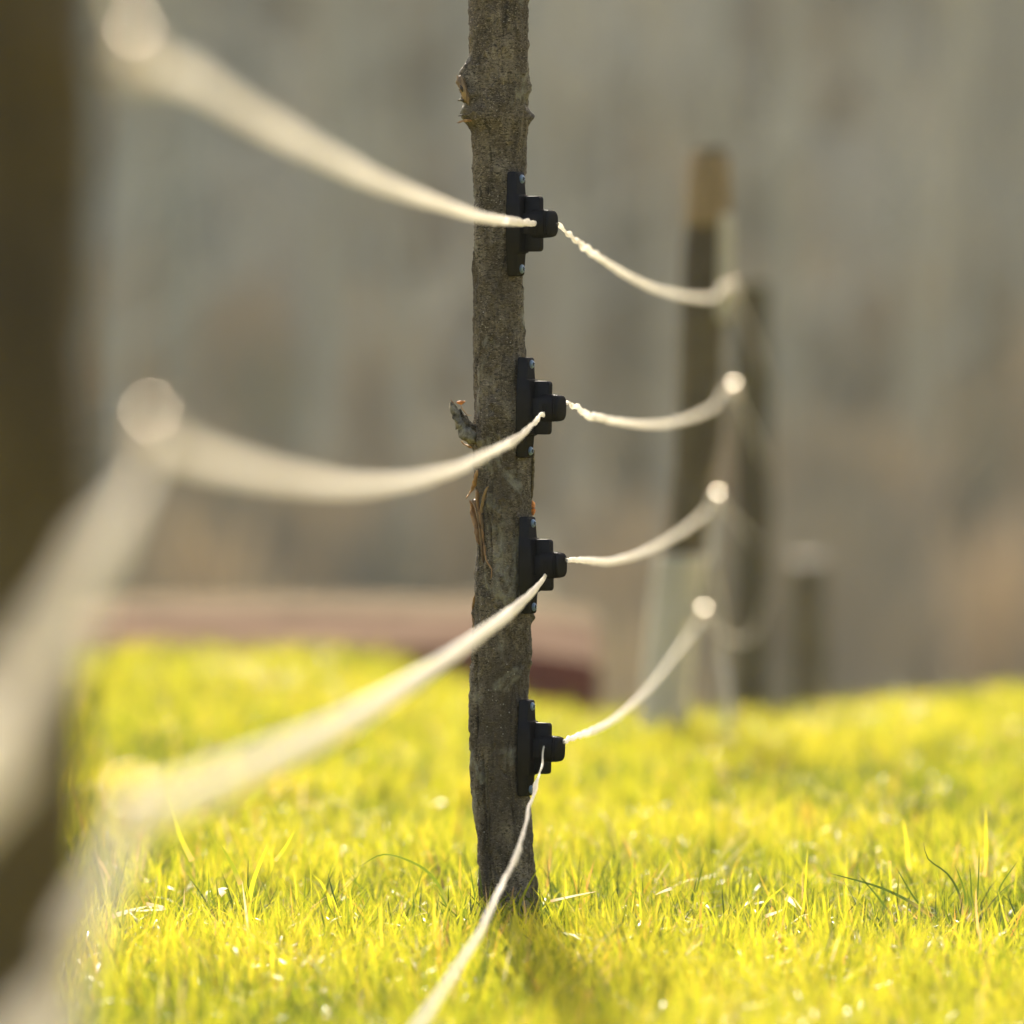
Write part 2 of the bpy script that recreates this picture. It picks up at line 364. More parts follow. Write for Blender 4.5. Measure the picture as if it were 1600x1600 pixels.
disp = .0050*fb(4, 5, 1) + .0034*fb(9, 16, 2) + .0030*fb(24, 45, 11) + .0020*fb(48, 130, 12) + .0018*fb(96, 300, 13) + .0022*fb(36, 22, 15)
pit = fb(30, 90, 14)+.5; disp -= .0022*np.clip(pit-.68, 0, 1)*3
rid = 1 - np.abs(fb(14, 9, 20))*2; disp -= .0030*np.clip(rid-.90, 0, 1)*10 * np.clip((PY-500)/700, .12, 1)
# long splits low on the left
def split(th0, y0, y1, wd_, dep, wig, seed):
    c_ = th0 + wig*(vnoise(PY/70.+seed, PY*0, seed=seed)-.5); dd = np.abs(((TH-c_+np.pi) % (2*np.pi))-np.pi)
    env = sst(y0, y0+40, PY)*(1-sst(y1-60, y1, PY)); return -dep*env*np.exp(-(dd/wd_)**2)
FR = math.radians(270)     # theta of the side facing the camera; 180 deg is the left side
disp += split(math.radians(214), 1000, 1210, .045, .0080, .10, 31) + split(math.radians(232), 1160, 1475, .048, .0090, .16, 32) + split(math.radians(222), 1180, 1400, .038, .006, .1, 36)
disp += split(math.radians(204), 760, 1000, .03, .004, .2, 33) + split(math.radians(236), 770, 900, .04, .003, .3, 34) + split(math.radians(285), 1340, 1470, .05, .003, .3, 35)
rc_ = random.Random(5)
for k in range(46):
    y0 = rc_.uniform(-60, 1380); disp += split(math.radians(rc_.uniform(188, 352)), y0, y0 + rc_.uniform(70, 190), rc_.uniform(.026, .045), rc_.uniform(.0018, .0042)*(1 if y0 > 650 else .6), rc_.uniform(.1, .35), 100+k)
def lump(th0, y0, a_, sth, sy, hole=0):
    global disp
    dd = ((TH-math.radians(th0)+np.pi) % (2*np.pi))-np.pi; q = (dd/sth)**2+((PY-y0)/sy)**2
    disp = disp + a_*np.exp(-q) - hole*np.exp(-q*7)
# swellings and branch scars
for a_ in ((198,120,.013,.36,24,0),(204,150,.006,.3,18,0),(202,176,.012,.30,16,0),(228,182,.010,.22,16,.005),(250,170,.004,.3,22,0),(345,138,.008,.24,13,.005),(350,182,.008,.2,9,0),(352,70,.003,.2,10,0),
           (252,102,.003,.09,10,.006),(247,152,.003,.09,9,.005),(184,60,.002,.1,8,0),(243,668,.007,.28,24,.003),(255,640,.006,.2,18,.008),(225,690,.005,.3,16,0),(190,690,.006,.22,16,0),
           (262,790,.003,.12,18,.004),(240,775,.0045,.12,26,0),(210,860,.003,.16,60,0),(300,1035,.003,.12,14,.005),(350,965,.005,.12,7,0),(352,1036,.004,.1,6,0),(182,955,.003,.1,20,0),
           (245,1120,.003,.3,16,0),(232,1215,.003,.2,20,0),(200,1440,.006,.2,22,0),(182,1040,.0025,.08,6,0),(290,1180,.002,.3,40,0)): lump(*a_)
rad = R*0.985 + disp
vx = cxw[:, None] + rad*np.cos(TH); vy = rad*np.sin(TH)*.98
vz = zz + .0012*fb(20, 60, 40)
V = np.stack([vx.ravel(), vy.ravel(), vz.ravel()], 1)
idx = np.arange(NS*NZ).reshape(NZ, NS); i2 = np.concatenate([idx, idx[:, :1]], 1)
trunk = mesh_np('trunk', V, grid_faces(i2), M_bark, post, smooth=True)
def PL(px_, py_, dy=0): p = P(px_, py_, T0 + dy); return Vector((p.x, dy, p.z))
def wiggly(pts, r0, r1, name, mat, parent, jag=.0, seg=9, step=.003, flat=1.0):
    path = catmull(pts, step); n = len(path); r_ = random.Random(len(name)+n)
    ph = r_.random()*9; tot = sum((path[i+1]-path[i]).length for i in range(n-1))
    jr = np.random.default_rng(n+int(ph*100)).uniform(-1, 1, 400)
    f = lambda s: (r0+(r1-r0)*s/tot)*min(1, .3+.7*max(0, min(s, tot-s))/max(r0, .001))*(1+jag*(np.interp(s/.0045, range(400), jr)*.45+np.interp(s/.0017+7, range(400), jr)*.4))
    vs, fs = tube(path, f, lambda s: f(s)*flat, seg)
    vs = [v + Vector((r_.uniform(-1,1), r_.uniform(-1,1), r_.uniform(-1,1)))*r0*(.10+.35*jag)*(1 if jag else 0) for v in vs]
    return mesh_py(name, vs, fs, mat, parent, smooth=True)
# sawn branch stub facing left near the top
st = wiggly([PL(752,158,-.010), PL(738,146,-.016), PL(728,136,-.018), PL(722,130,-.018)], .021, .0135, 'branch_stub', M_bark, post, .12, 16)
wiggly([PL(717,119,-.026), PL(721,133,-.031), PL(727,148,-.034), PL(733,163,-.034)], .0056, .0026, 'bare_wood', M_wood, st, .55, 12)
wiggly([PL(719,133,-.0368), PL(723,143,-.0385)], .0028, .0016, 'knot_hole', M_hole, st, .1, 8)
st = wiggly([PL(748,172,-.020), PL(738,178,-.024), PL(731,184,-.026)], .013, .006, 'branch_stub', M_bark, post, .25, 14)
for a_, b_ in (((738,182),(716,181)),((738,188),(715,192)),((728,160),(715,157))):
    wiggly([PL(*a_,-.026), PL((a_[0]+b_[0])/2,(a_[1]+b_[1])/2-1.5,-.027), PL(*b_,-.028)], .0022, .0007, 'splinter', M_strip if a_[1] == 188 else M_bark, st, .5, 7)
# broken twig stub with lichen, lower left
st = wiggly([PL(745,690,-.020), PL(733,682,-.022), PL(722,665,-.020), PL(712,645,-.018), PL(706,631,-.016)], .0088, .0036, 'twig_stub', M_grey, post, .5, 14)
wiggly([PL(744,668,-.018), PL(733,663,-.020), PL(726,655,-.018), PL(719,640,-.017)], .0062, .0022, 'twig', M_bark, st, .5, 10)
wiggly([PL(738,700,-.018), PL(726,694,-.02), PL(721,689,-.02)], .004, .0012, 'bark_flake', M_strip, st, .3, 7, flat=.4)
wiggly([PL(737,672,-.016), PL(727,668,-.02), PL(717,650,-.0185), PL(708,630,-.016), PL(705,625,-.016)], .0035, .002, 'bark_flake', M_strip, st, .35, 7, flat=.4)
wiggly([PL(714,628,-.016), PL(720,629,-.016), PL(727,627,-.016)], .0026, .0022, 'dry_bud', M_orange, st, .25, 7)
wiggly([PL(719,632,-.016), PL(724,641,-.017), PL(730,648,-.02), PL(737,649,-.022)], .0007, .0006, 'stalk', M_strip, st, .0, 6)
# peeling strips of bark
for pts, r0, r1, mt in (([(746,735),(743,750),(738,765),(728,779)], .0032, .0022, M_strip), ([(745,765),(747,790),(752,815),(756,850)], .0030, .0018, M_strip),
                    ([(734,783),(740,800),(745,830),(748,850)], .0055, .003, M_strip), ([(741,780),(747,800),(752,840),(755,880)], .004, .002, M_wood),
                    ([(762,760),(757,775),(752,800),(755,830)], .0035, .002, M_wood), ([(756,850),(760,875),(768,890),(767,905)], .0018, .001, M_strip),
                    ([(742,930),(739,960),(743,1000)], .0022, .001, M_strip), ([(763,1200),(761,1230),(765,1270),(763,1330)], .0018, .0010, M_bark3),
                    ([(803,1385),(799,1405),(798,1425)], .002, .001, M_strip)):
    q = []
    for (a_, b_) in pts:
        xl_, xr_ = [float(v) for v in interp([(k[0], k[1], k[2]) for k in MID], b_)]
        rp = (xr_-xl_)/2; off = min(abs(a_-(xl_+xr_)/2)/rp, 1.0); q.append(PL(a_, b_, -rp*MPP(T0)*math.sqrt(max(0, 1-off*off)) - .0015))
    wiggly(q, r0, r1, 'bark_strip', mt, post, .3, 8, .004, .45)
wiggly([PL(832,782,-.006), PL(833.5,792,-.006), PL(833,805,-.006)], .0024, .0029, 'orange_fungus', M_orange, post, .35, 8)
wiggly([PL(832,700,-.004), PL(832,740,-.004), PL(830,780,-.004)], .0028, .002, 'bark_strip', M_bark2, post, .2, 7)

def simple_post(name, d, keys, mat, label, top_z=None, ns=40, seed=0, zstep=.006, amp=.006):
    """keys: (photo y, left x, right x) of the post's outline at depth d"""
    root = empty(name, (0, d, 0), label=label, cat='fence post', group='rough wooden fence posts in one row')
    y0, y1 = keys[0][0], keys[-1][0]; nz = int((y1-y0)*MPP(d)/zstep)+2
    py = np.linspace(y0, y1, nz); a, b_ = interp(keys, py)
    th = np.linspace(0, 2*np.pi, ns, endpoint=False); TH, PYg = np.meshgrid(th, py)
    z = np.array([P(800, q, d).z for q in py])[:, None] + 0*TH; U = TH/(2*np.pi)
    r = ((b_-a)/2*MPP(d))[:, None] + amp*(vnoise(U*5, z*9+30, px=5, seed=seed)-.5)*1.6 + amp*.8*(vnoise(U*12, z*40+30, px=12, seed=seed+1)-.5)
    c_ = (((a+b_)/2-800)*MPP(d))[:, None]
    z = z + (np.arange(nz) < 2)[:, None]*.012*(vnoise(U*6, z*0+5, px=6, seed=seed+2)-.6)
    V = np.stack([(c_+r*np.cos(TH)).ravel(), (r*np.sin(TH)).ravel(), z.ravel()], 1)
    idx = np.arange(ns*nz).reshape(nz, ns); i2 = np.concatenate([idx, idx[:, :1]], 1)
    V = np.vstack([V, [[float(c_[0,0]), 0, float(z[0].mean())]]]); F = grid_faces(i2)
    capf = np.stack([idx[0], np.roll(idx[0], -1), np.full(ns, len(V)-1), np.full(ns, len(V)-1)], 1)
    me_faces = [tuple(int(v) for v in f) for f in F] + [(int(p), int(q), len(V)-1) for p, q in zip(idx[0], np.roll(idx[0], -1))]
    return root, V, me_faces
# blurred post filling the left edge, nearest the camera
d1 = 5.08
root, V, F = simple_post('wooden_post', d1, [(-420,-70,150),(0,-66,152),(500,-60,148),(900,-62,142),(1300,-64,134),(1800,-70,124),(2420,-80,128)], M_bark2,
    'nearest post, a dark out-of-focus trunk filling the left edge of the view', seed=60)
t = mesh_py('trunk', V, F, M_bark2, root, smooth=True)
# second post of the row to the right
d3 = 17.15
root3, V, F = simple_post('wooden_post', d3, [(232,1082,1136),(262,1076,1138),(330,1072,1139),(400,1068,1138),(500,1062,1134),(650,1058,1128),(780,1046,1114),(870,1034,1098),(960,1022,1086),(1200,1000,1062)], M_bark2,
    'blurred leaning post with broken tan top and pale sleeve at its foot', seed=70)
mesh_py('trunk', V, F, M_bark4, root3, smooth=True)
def shell(root, d, keys, mat, name, a0=0, a1=360, grow=1.08, seed=0):
    ns = 28; y0, y1 = keys[0][0], keys[-1][0]; nz = int((y1-y0)*MPP(d)/.01)+2; rings = []
    rr_ = random.Random(seed)
    for q in np.linspace(y0, y1, nz):
        a, b_ = interp(keys, q); c_ = ((a+b_)/2-800)*MPP(d); r = (b_-a)/2*MPP(d)*grow; z = P(800, q, d).z; ring = []
        for sgn, rad_ in ((1, 1.0), (-1, .9)):
            for k in range(ns+1):
                an = math.radians(a0 + (a1-a0)*(k if sgn > 0 else ns-k)/ns); rj = r*rad_*(1+rr_.uniform(-.02,.02))
                ring.append(Vector((c_+rj*math.cos(an), rj*math.sin(an), z)))
        rings.append(ring)
    vs, fs = loft(rings); return mesh_py(name, vs, fs, mat, root, smooth=True)
shell(root3, d3, [(868,1030,1100),(960,1018,1088),(1150,1000,1066)], M_sleeve, 'pale_sleeve', 0, 359, 1.14, 3)
shell(root3, d3, [(240,1080,1137),(300,1074,1139),(352,1071,1139)], M_wood2, 'bare_wood', 185, 350, 1.09, 4)
shell(root3, d3, [(335,1074,1141),(400,1068,1141),(500,1062,1138)], M_sleeve, 'pale_patch', 300, 372, 1.12, 5)
# third, beyond it
d4 = 22.2
root, V, F = simple_post('wooden_post', d4, [(446,1144,1202),(600,1144,1206),(800,1144,1206),(1000,1142,1202),(1110,1142,1200)], M_bark2,
    'third post of the row, blurred dark stake just right of the leaning post', seed=80)
mesh_py('trunk', V, F, M_bark3, root, smooth=True)
d5 = 30.
root, V, F = simple_post('wooden_post', d5, [(872,1232,1288),(960,1234,1290),(1180,1236,1290)], M_bark3,
    'farthest post of the row, a faint short stake low at the right', seed=90)
mesh_py('trunk', V, F, M_bark3, root, smooth=True)

# ------------------------------------------------------------------ black plastic insulators on the middle post
def rrect(n0, n1, hw, z, r, m_=4):
    r = min(r, (n1-n0)/2*.98, hw*.98); pts = []
    for cx_, cy_, a0 in ((n1-r, hw-r, 0), (n0+r, hw-r, 90), (n0+r, -hw+r, 180), (n1-r, -hw+r, 270)):
        for k in range(m_+1):
            a = math.radians(a0+90*k/m_); pts.append(Vector((cx_+r*math.cos(a), cy_+r*math.sin(a), z)))
    return pts
mm = .001
def squircle(n_, h_, w_, e, cnt=40):
    out = []
    for k in range(cnt):
        a = 2*math.pi*k/cnt; q = 1/(abs(math.cos(a))**e+abs(math.sin(a))**e)**(1/e); out.append(Vector((n_*mm, w_*q*mm*math.cos(a), h_*q*mm*math.sin(a))))
    return out
def make_insulator(loc, rz, sc, tilt):
    root = empty('insulator', loc, rz, cat='insulator', group='black insulators screwed to the middle post'); root.scale = (sc,)*3
    root.rotation_euler = (math.radians(tilt), 0, rz)
    # mounting plate: lens-shaped outline, thick raised hub between two screw pads
    prof = [(-65,1,11,9),(-64.2,0,12.6,11),(-62,0,13.4,12),(-40,0,14.2,13.6),(-37,0,14.6,13.8),(-35.6,0,18,14.4),(-22,0,19.5,15.6),(0,0,20.5,16.2),(22,0,19.5,15.6),(35.6,0,18,14.4),(37,0,14.6,13.8),(40,0,14.2,13.6),(62,0,13.4,12),(64.2,0,12.6,11),(65,1,11,9)]
    vs, fs = loft([rrect(a*mm, b*mm, h*mm, z*mm, 2.2*mm) for z, a, b, h in prof])
    pl = mesh_py('mounting_plate', vs, fs, M_black, root); shade(pl, 30)
    # low raised lip round each screw pad
    for s in (1, -1):
        pts = [Vector((14.1*mm, -11.6*mm, s*38.6*mm)), Vector((14.0*mm, -11.2*mm, s*50*mm)), Vector((13.6*mm, -10*mm, s*62*mm))]
        vs, fs = tube(catmull(pts, .004), .0008, seg=8); shade(mesh_py('pad_lip', vs, fs, M_black, root), 40)
        # screw with domed head and cross slot
        c0 = Vector((14.0*mm, 2.2*mm, s*56*mm)); rings = []
        for (n_, r_) in ((-1, 5.6), (.5, 5.6), (.52, 5.0), (1.6, 4.9), (2.4, 4.1), (2.8, 2.6), (2.2, 1.5), (1.2, .9)):
            rings.append([c0 + Vector((n_*mm, r_*mm*math.cos(a), r_*mm*math.sin(a))) for a in [2*math.pi*k/24 for k in range(24)]])
        vs, fs = loft(rings); sc_ = mesh_py('screw', vs, fs, M_zinc, root); shade(sc_, 35)
        vs, fs = [], []
        for q in (25, 115):
            for sgn in (1, -1):
                a = math.radians(q if sgn > 0 else q+180); ux = Vector((0, math.cos(a), math.sin(a))); uy = Vector((0, -math.sin(a), math.cos(a))); o = len(vs)
                for n_ in (2.35, 2.95):
                    for (i_, j_) in ((.8,-.55),(3.0,-.4),(3.0,.4),(.8,.55)): vs.append(c0 + Vector((n_*mm,0,0)) + ux*i_*mm + uy*j_*mm)
                fs += [(o,o+1,o+5,o+4),(o+1,o+2,o+6,o+5),(o+2,o+3,o+7,o+6),(o+3,o,o+4,o+7),(o+4,o+5,o+6,o+7),(o+3,o+2,o+1,o)]
        mesh_py('cross_slot', vs, fs, M_black, sc_)
    # flange standing out of the hub, rounded corners in side view
    def slab(n0, n1, h0, hw, rc, name, yc=0):
        """box with rounded outline in the (n, z) plane, extruded in width"""
        out = []
        for cn, cz, a0 in ((n1-rc, h0-rc, 0), (n0+1, h0-1, 90), (n0+1, -h0+1, 180), (n1-rc, -h0+rc, 270)):
            r_ = rc if a0 in (0, 270) else 1
            for k in range(6): a = math.radians(a0+90*k/5); out.append((cn+r_*math.cos(a), cz+r_*math.sin(a)))
        rings = []
        for y_, g in ((-hw, 1.1), (-hw+.35, .35), (-hw+1.1, 0), (hw-1.1, 0), (hw-.35, .35), (hw, 1.1)):
            cn, cz = (n0+n1)/2, 0
            rings.append([Vector(((cn+(a-cn)*(1-g/((n1-n0)/2)))*mm, (y_+yc)*mm, (c_*(1-g/h0))*mm)) for a, c_ in out])
        vs, fs = loft(rings); o = mesh_py(name, vs, [tuple(reversed(f)) for f in fs], M_black, root); shade(o, 35); return o
    slab(19, 40.5, 34.5, 5.5, 4.5, 'flange', 5.0)
    slab(15, 34, 13, 7.0, 1.4, 'web')
    # clamp head: rounded block with the tape eye in its near side
    hp = [(30.6,14.6,9.5),(31.2,16.6,11.4),(32.6,17.6,12.2),(45,17.8,12.4),(49.2,17.4,12.0),(49.8,16.6,11.2)]
    vs, fs = loft([squircle(n_, h_, w_, 3.4) for n_, h_, w_ in hp]); shade(mesh_py('clamp_head', vs, fs, M_black, root), 32)
    ring = [Vector(((39.5+3.2*math.cos(a))*mm, -12.7*mm, (-4+9.5*math.sin(a))*mm)) for a in np.linspace(0, 2*math.pi, 25)]
    vs, fs = tube(ring, .0008, seg=6, cap=False, up=Vector((0,1,0))); mesh_py('tape_eye', vs, fs, M_black, root, smooth=True)
    prof = [(49,13.6),(50.2,13.8),(50.4,17.3),(51.9,17.4),(52.1,14.4),(53.1,14.4),(53.3,17.1),(54.7,17.0),(54.9,13.2),(56.0,13.2),(56.2,16.6),(58.2,16.0),(59.4,14.6),(60,12.4)]
    rings = []
    for n_, r_ in prof:
        ring = []
        for k in range(40):
            a = 2*math.pi*k/40; q = 1/ (abs(math.cos(a))**3.2+abs(math.sin(a))**3.2)**(1/3.2)
            ring.append(Vector((n_*mm, r_*q*mm*math.cos(a)*.86, r_*q*mm*math.sin(a))))
        rings.append(ring)
    vs, fs = loft(rings); o = mesh_py('ribbed_nut', vs, fs, M_black, root); shade(o, 30)
    return root
def shade(o, deg):
    for p in o.data.polygons: p.use_smooth = True
    me = o.data; bm = bmesh.new(); bm.from_mesh(me); bmesh.ops.recalc_face_normals(bm, faces=bm.faces)
    for e in bm.edges:
        if len(e.link_faces) == 2 and e.calc_face_angle(0) > math.radians(deg): e.smooth = False
    bm.to_mesh(me); bm.free()
def copy_tree(o, parent=None):
    c = o.copy(); COL.objects.link(c)
    if parent: c.parent = parent
    for ch in [x for x in list(bpy.data.objects) if x.parent == o]: copy_tree(ch, c)
    return c
RZ = math.radians(-27)
INS = [(798.5, 350, 1.0, .0, 'topmost black insulator on the middle post, two blue-grey screws, tape dipping in from upper left'),
       (813.5, 636.5, .965, .0, 'second black insulator down the middle post, beside the broken lichen-grey twig stub'),
       (818, 883, .93, .0, 'third black insulator down the middle post, just below the orange fungus'),
       (815, 1168, .925, .0, 'lowest black insulator on the middle post, in front of the yellow meadow')]
ins_pos = []; proto = None
for i, (px_, py_, sc, tl, lab) in enumerate(INS):
    xl_, xr_ = [float(v) for v in interp([(k[0], k[1], k[2]) for k in MID], py_)]
    cxp = (xl_+xr_)/2; r_ = (xr_-xl_)/2*MPP(T0); off = (px_-cxp)*MPP(T0)
    dy = -math.sqrt(max(r_*r_ - off*off, 0))*.92 - .001
    loc = P(px_, py_, T0+dy); ins_pos.append((loc, sc))
    if proto is None: proto = o = make_insulator(loc, RZ, sc, tl); 
    else: o = copy_tree(proto); o.location = loc; o.scale = (sc,)*3; o.rotation_euler = (0, math.radians([0, .9, -.7, 1.1][i]), RZ + math.radians([0, 1.5, -1.2, .8][i]))
    o['label'] = lab
def ins_world(i, n_, y_, z_):
    loc, sc = ins_pos[i]; v = Matrix.Rotation(RZ, 3, 'Z') @ Vector((n_, y_, z_))*mm*sc; return loc + v

# ------------------------------------------------------------------ pale ring insulators on the blurred posts
def ring_insulator(center, post_x, label):
    root = empty('ring_insulator', center, cat='insulator', group='pale ring insulators on the blurred posts', label=label)
    path = [Vector((.0115*math.cos(a), 0, .0115*math.sin(a))) for a in np.linspace(0, 2*math.pi, 25)]
    vs, fs = tube(path, .0036, seg=8, cap=False, up=Vector((0,1,0))); mesh_py('ring', vs, fs, M_pale, root, smooth=True)
    vs, fs = tube([Vector((-.0115, 0, 0)), Vector((-.02, 0, 0)), Vector((post_x-center.x, 0, 0))],   .0035, seg=8); mesh_py('shank', vs, fs, M_bark3, root, smooth=True)
    # flat metal disc added for glints, tipped to mirror the sun into the camera
    nrm = Vector((-.065 - center.x/center.y, -.112, .454)).normalized(); ux = nrm.cross(Vector((0, 1, 0))).normalized(); uy = nrm.cross(ux); c0 = Vector((0, -.003, .0185)); rings = []
    R_ = .0016 if center.y < 8 else (.0034 if center.y < 19 else .0056)
    for h_, q_ in ((-.012, .8), (-.002, .8), (-.002, 1), (0, 1)):
        rings.append([c0 + nrm*h_ + (ux*math.cos(a)+uy*math.sin(a))*R_*q_ for a in np.linspace(0, 2*math.pi, 20, endpoint=False)])
    vs, fs = loft(rings); mesh_py('glint_disc', vs, fs, M_glint, root)
    return root
REL = ['topmost', 'second', 'third', 'lowest']
fgp = [(212, 92), (236, 690), (205, 1278), (205, 1800)]
g3 = [(1145, 455), (1146, 612), (1122, 783), (1100, 963)]
g4 = [(1196, 580), (1196, 720), (1184, 850), (1198, 935)]
for i in range(4):
    ring_insulator(P(*fgp[i], d1), P(60, 0, d1).x, REL[i]+' pale ring on the dark post at the left edge')
    ring_insulator(P(*g3[i], d3-.02), P(1090-22*(i//2), 0, d3).x, REL[i]+' pale ring on the leaning post right of the middle')
    ring_insulator(P(*g4[i], d4), P(1172, 0, d4).x, REL[i]+' pale ring on the third post, beyond the leaning one')

# ------------------------------------------------------------------ four white tapes
def plan(px_, py_, A, B):
    """point at photo pixel on the vertical plane through plan points A=(x,d), B"""
    k = (px_-800)*MPP(1)
    t = (k*A[1]-A[0]) / ((B[0]-A[0]) - k*(B[1]-A[1])); d = A[1]+t*(B[1]-A[1]); return P(px_, py_, d)
LEFT = [[(760,341),(700,323),(600,287),(500,238),(400,184),(300,122)],
        [(832,663),(815,680),(797,692),(775,703),(757,712),(720,730),(680,742),(640,752),(560,759),(480,752),(400,737),(320,716),(270,698)],
        [(835,922),(800,955),(760,985),(700,1028),(620,1080),(540,1128),(450,1172),(360,1212),(280,1246)],
        [(846,1195),(841,1214),(834,1240),(826,1265),(817,1305),(806,1340),(795,1362),(776,1400),(762,1432),(748,1462),(728,1492),(706,1525),(680,1565),(655,1600),(590,1680),(480,1770),(330,1820)]]
RIGHT = [[(888,366),(905,380),(940,405),(985,433),(1030,453),(1080,464),(1115,465)],
         [(893,633),(905,639),(920,650),(935,652),(960,658),(1000,663),(1040,662),(1080,652),(1115,636)],
         [(905,875),(930,877),(950,878),(975,873),(1000,865),(1040,846),(1080,820),(1105,798)],
         [(905,1149),(935,1138),(975,1112),(1020,1068),(1055,1022),(1083,985)]]
NEAR = [[(198,30),(172,-50),(120,-180)], [(222,750),(190,812),(148,888),(105,962),(60,1038),(10,1115),(-60,1215)], [(190,1330),(150,1410),(100,1510),(40,1640)], [(120,1900),(60,2000)]]
NEXT = [[], [], [], [(1130,992),(1165,1000),(1188,970)]]
TL = ['topmost white fence tape, dipping from the upper left corner through the topmost black insulator',
      'second white fence tape, sagging in front of the twig stub into the second black insulator',
      'third white fence tape, rising straight from the lower left to the third black insulator',
      'lowest white fence tape, running down across the post foot to the bottom edge']
for i in range(4):
    r_ = random.Random(40+i)
    ez = [0, -7, -13, 2][i]; lz = [0, 6, 7, 9][i]; enter = ins_world(i, 40, -12.4, ez); leave = ins_world(i, 58, 13, lz)
    A = (enter.x, enter.y); B = (P(*fgp[i], d1).x, d1); C = (P(*g3[i], d3).x, d3); Lv = (leave.x, leave.y); Dn = (-.30, 0.)
    pts = []
    near_far = P(*NEAR[i][-1], 4.)
    nf = plan(*NEAR[i][-1], B, Dn)
    pts.append(Vector((Dn[0]-.08, -1.6, nf.z*1.0 + (.05 if i == 0 else .0)))); pts.append(Vector((Dn[0], 0.2, nf.z - .0)))
    pts += [plan(*q, B, Dn) for q in reversed(NEAR[i])]
    pts.append(P(*fgp[i], d1)); pts += [plan(*q, B, A) for q in reversed(LEFT[i])]
    pts.append(enter + (pts[-1]-enter).normalized()*.012); pts += [enter, ins_world(i, 41.5, -8, ez*.7), ins_world(i, 45, -2, ez*.3), ins_world(i, 50, 4, lz*.5), ins_world(i, 54, 9, lz*.8), leave]; pts.append(leave + (plan(*RIGHT[i][0], Lv, C)-leave).normalized()*.014)
    pts += [plan(*q, Lv, C) for q in RIGHT[i]]; pts.append(P(*g3[i], d3)); E = (P(*g4[i], d4).x, d4)
    pts += [plan(*q, C, E) for q in NEXT[i]]; pts.append(P(*g4[i], d4))
    
    path = catmull(pts, .006)
    # small irregular crumple of the centre line and width, twisting
    n = len(path); f1 = np.cumsum([r_.uniform(-1, 1) for _ in range(n)]); 
    amp = [1.0, 1.0, .35, .8][i]
    arc = 0; ph = [r_.uniform(0, 9) for _ in range(6)]; newp = []
    kin0 = min(range(n), key=lambda k: (path[k]-enter).length)
    alen = np.concatenate([[0], np.cumsum([(path[k+1]-path[k]).length for k in range(n-1)])]); wd2 = [.55, .75, .3, 2.2][i]
    for k, p in enumerate(path):
        if k: arc += (path[k]-path[k-1]).length
        wob = Vector((math.sin(arc*31+ph[0])+.5*math.sin(arc*63+ph[1]), 0, math.sin(arc*27+ph[2])+.7*math.sin(arc*49+ph[3]+2*math.sin(arc*7))+.35*math.sin(arc*83+ph[5]+3*math.sin(arc*11))))*.0010*amp*(max(.18, 1-(alen[kin0]-alen[k])/wd2) if k < kin0 else max(.25, 1-(alen[k]-alen[kin0])/3.5))
        newp.append(p + wob*min(1, abs(alen[k]-alen[kin0])/.04))
    kn = lambda s, ph=ph: abs(math.sin(s*23+ph[4]+1.3*math.sin(s*9+ph[5])))
    arcs = np.concatenate([[0], np.cumsum([(newp[k+1]-newp[k]).length for k in range(n-1)])])
    kin = min(range(n), key=lambda k: (newp[k]-enter).length); s0 = float(arcs[kin])
    s1 = float(arcs[min(range(n), key=lambda k: abs(newp[k].y-d3))])
    sb = float(arcs[min(range(n), key=lambda k: abs(newp[k].y-d1))])
    far = lambda s, s0=s0, s1=s1, i=i, sb=sb: (.0022 + ((.0026, .0026, .0036, .0020)[i])*min(1, (s0-s)/.5) + (.0020, .0012, .004, .002)[i]*min(1, (s0-s)/3.5) + (0, .020, .008, .002)[i]*max(0, min(1, (sb-.05-s)/.4))) if s < s0 else (.0026 + .0024*min(1, (s-s0)/.8) if s < s1 else .0020)
    fa = lambda s, kn=kn, amp=amp, far=far: far(s)*(1+.22*amp*(kn(s)**4)*min(1, abs(s-s0)/.08)*max(.1, 1-abs(s-s0)/1.6))*(.62 if abs(s-s0) < .008 else 1)
    fbb = lambda s, kn=kn, amp=amp, far=far: min(far(s), .006)*(.42+.28*amp*(kn(s)**4)*min(1, abs(s-s0)/.08)*max(.1, 1-abs(s-s0)/1.6))
    tw = lambda s, ph=ph, amp=amp: (1.45 if amp > .5 else 1.7) + (.75*math.sin(s*7+ph[3])+.5*math.sin(s*19+ph[2]))*amp*max(.15, 1-abs(s-s0)/1.8)
    vs, fs = tube(newp, fa, fbb, 12, tw)
    o = mesh_py('fence_tape', vs, fs, M_tape, smooth=True); tag(o, TL[i], 'tape', 'white tapes strung along the fence')
# loose tape hanging from the leaning post
path = catmull([P(1122,783,d3-.05), P(1114,840,d3-.07), P(1114,885,d3-.08), P(1124,930,d3-.08), P(1131,975,d3-.08), P(1128,1020,d3-.08), P(1136,1075,d3-.1), P(1140,1130,d3-.12)], .006)
vs, fs = tube(path, .0085, .0015, 10, lambda s: .5*math.sin(s*9))
tag(mesh_py('fence_tape', vs, fs, M_pale, smooth=True), 'loose end of tape hanging down to the grass right of the leaning post', 'tape')

# small dark stick in the meadow, left of the post
path = catmull([P(676,1107,18.2), P(695,1111,18.2), P(715,1112,18.15), P(742,1116,18.1)], .01)
vs, fs = tube(path, .016, .011, 8); vs = [v + Vector((random.uniform(-1,1)*.002, 0, random.uniform(-1,1)*.003)) for v in vs]
tag(mesh_py('fallen_stick', vs, fs, M_bark2, smooth=True), 'short dark stick lying in the grass just left of the middle post', 'stick')

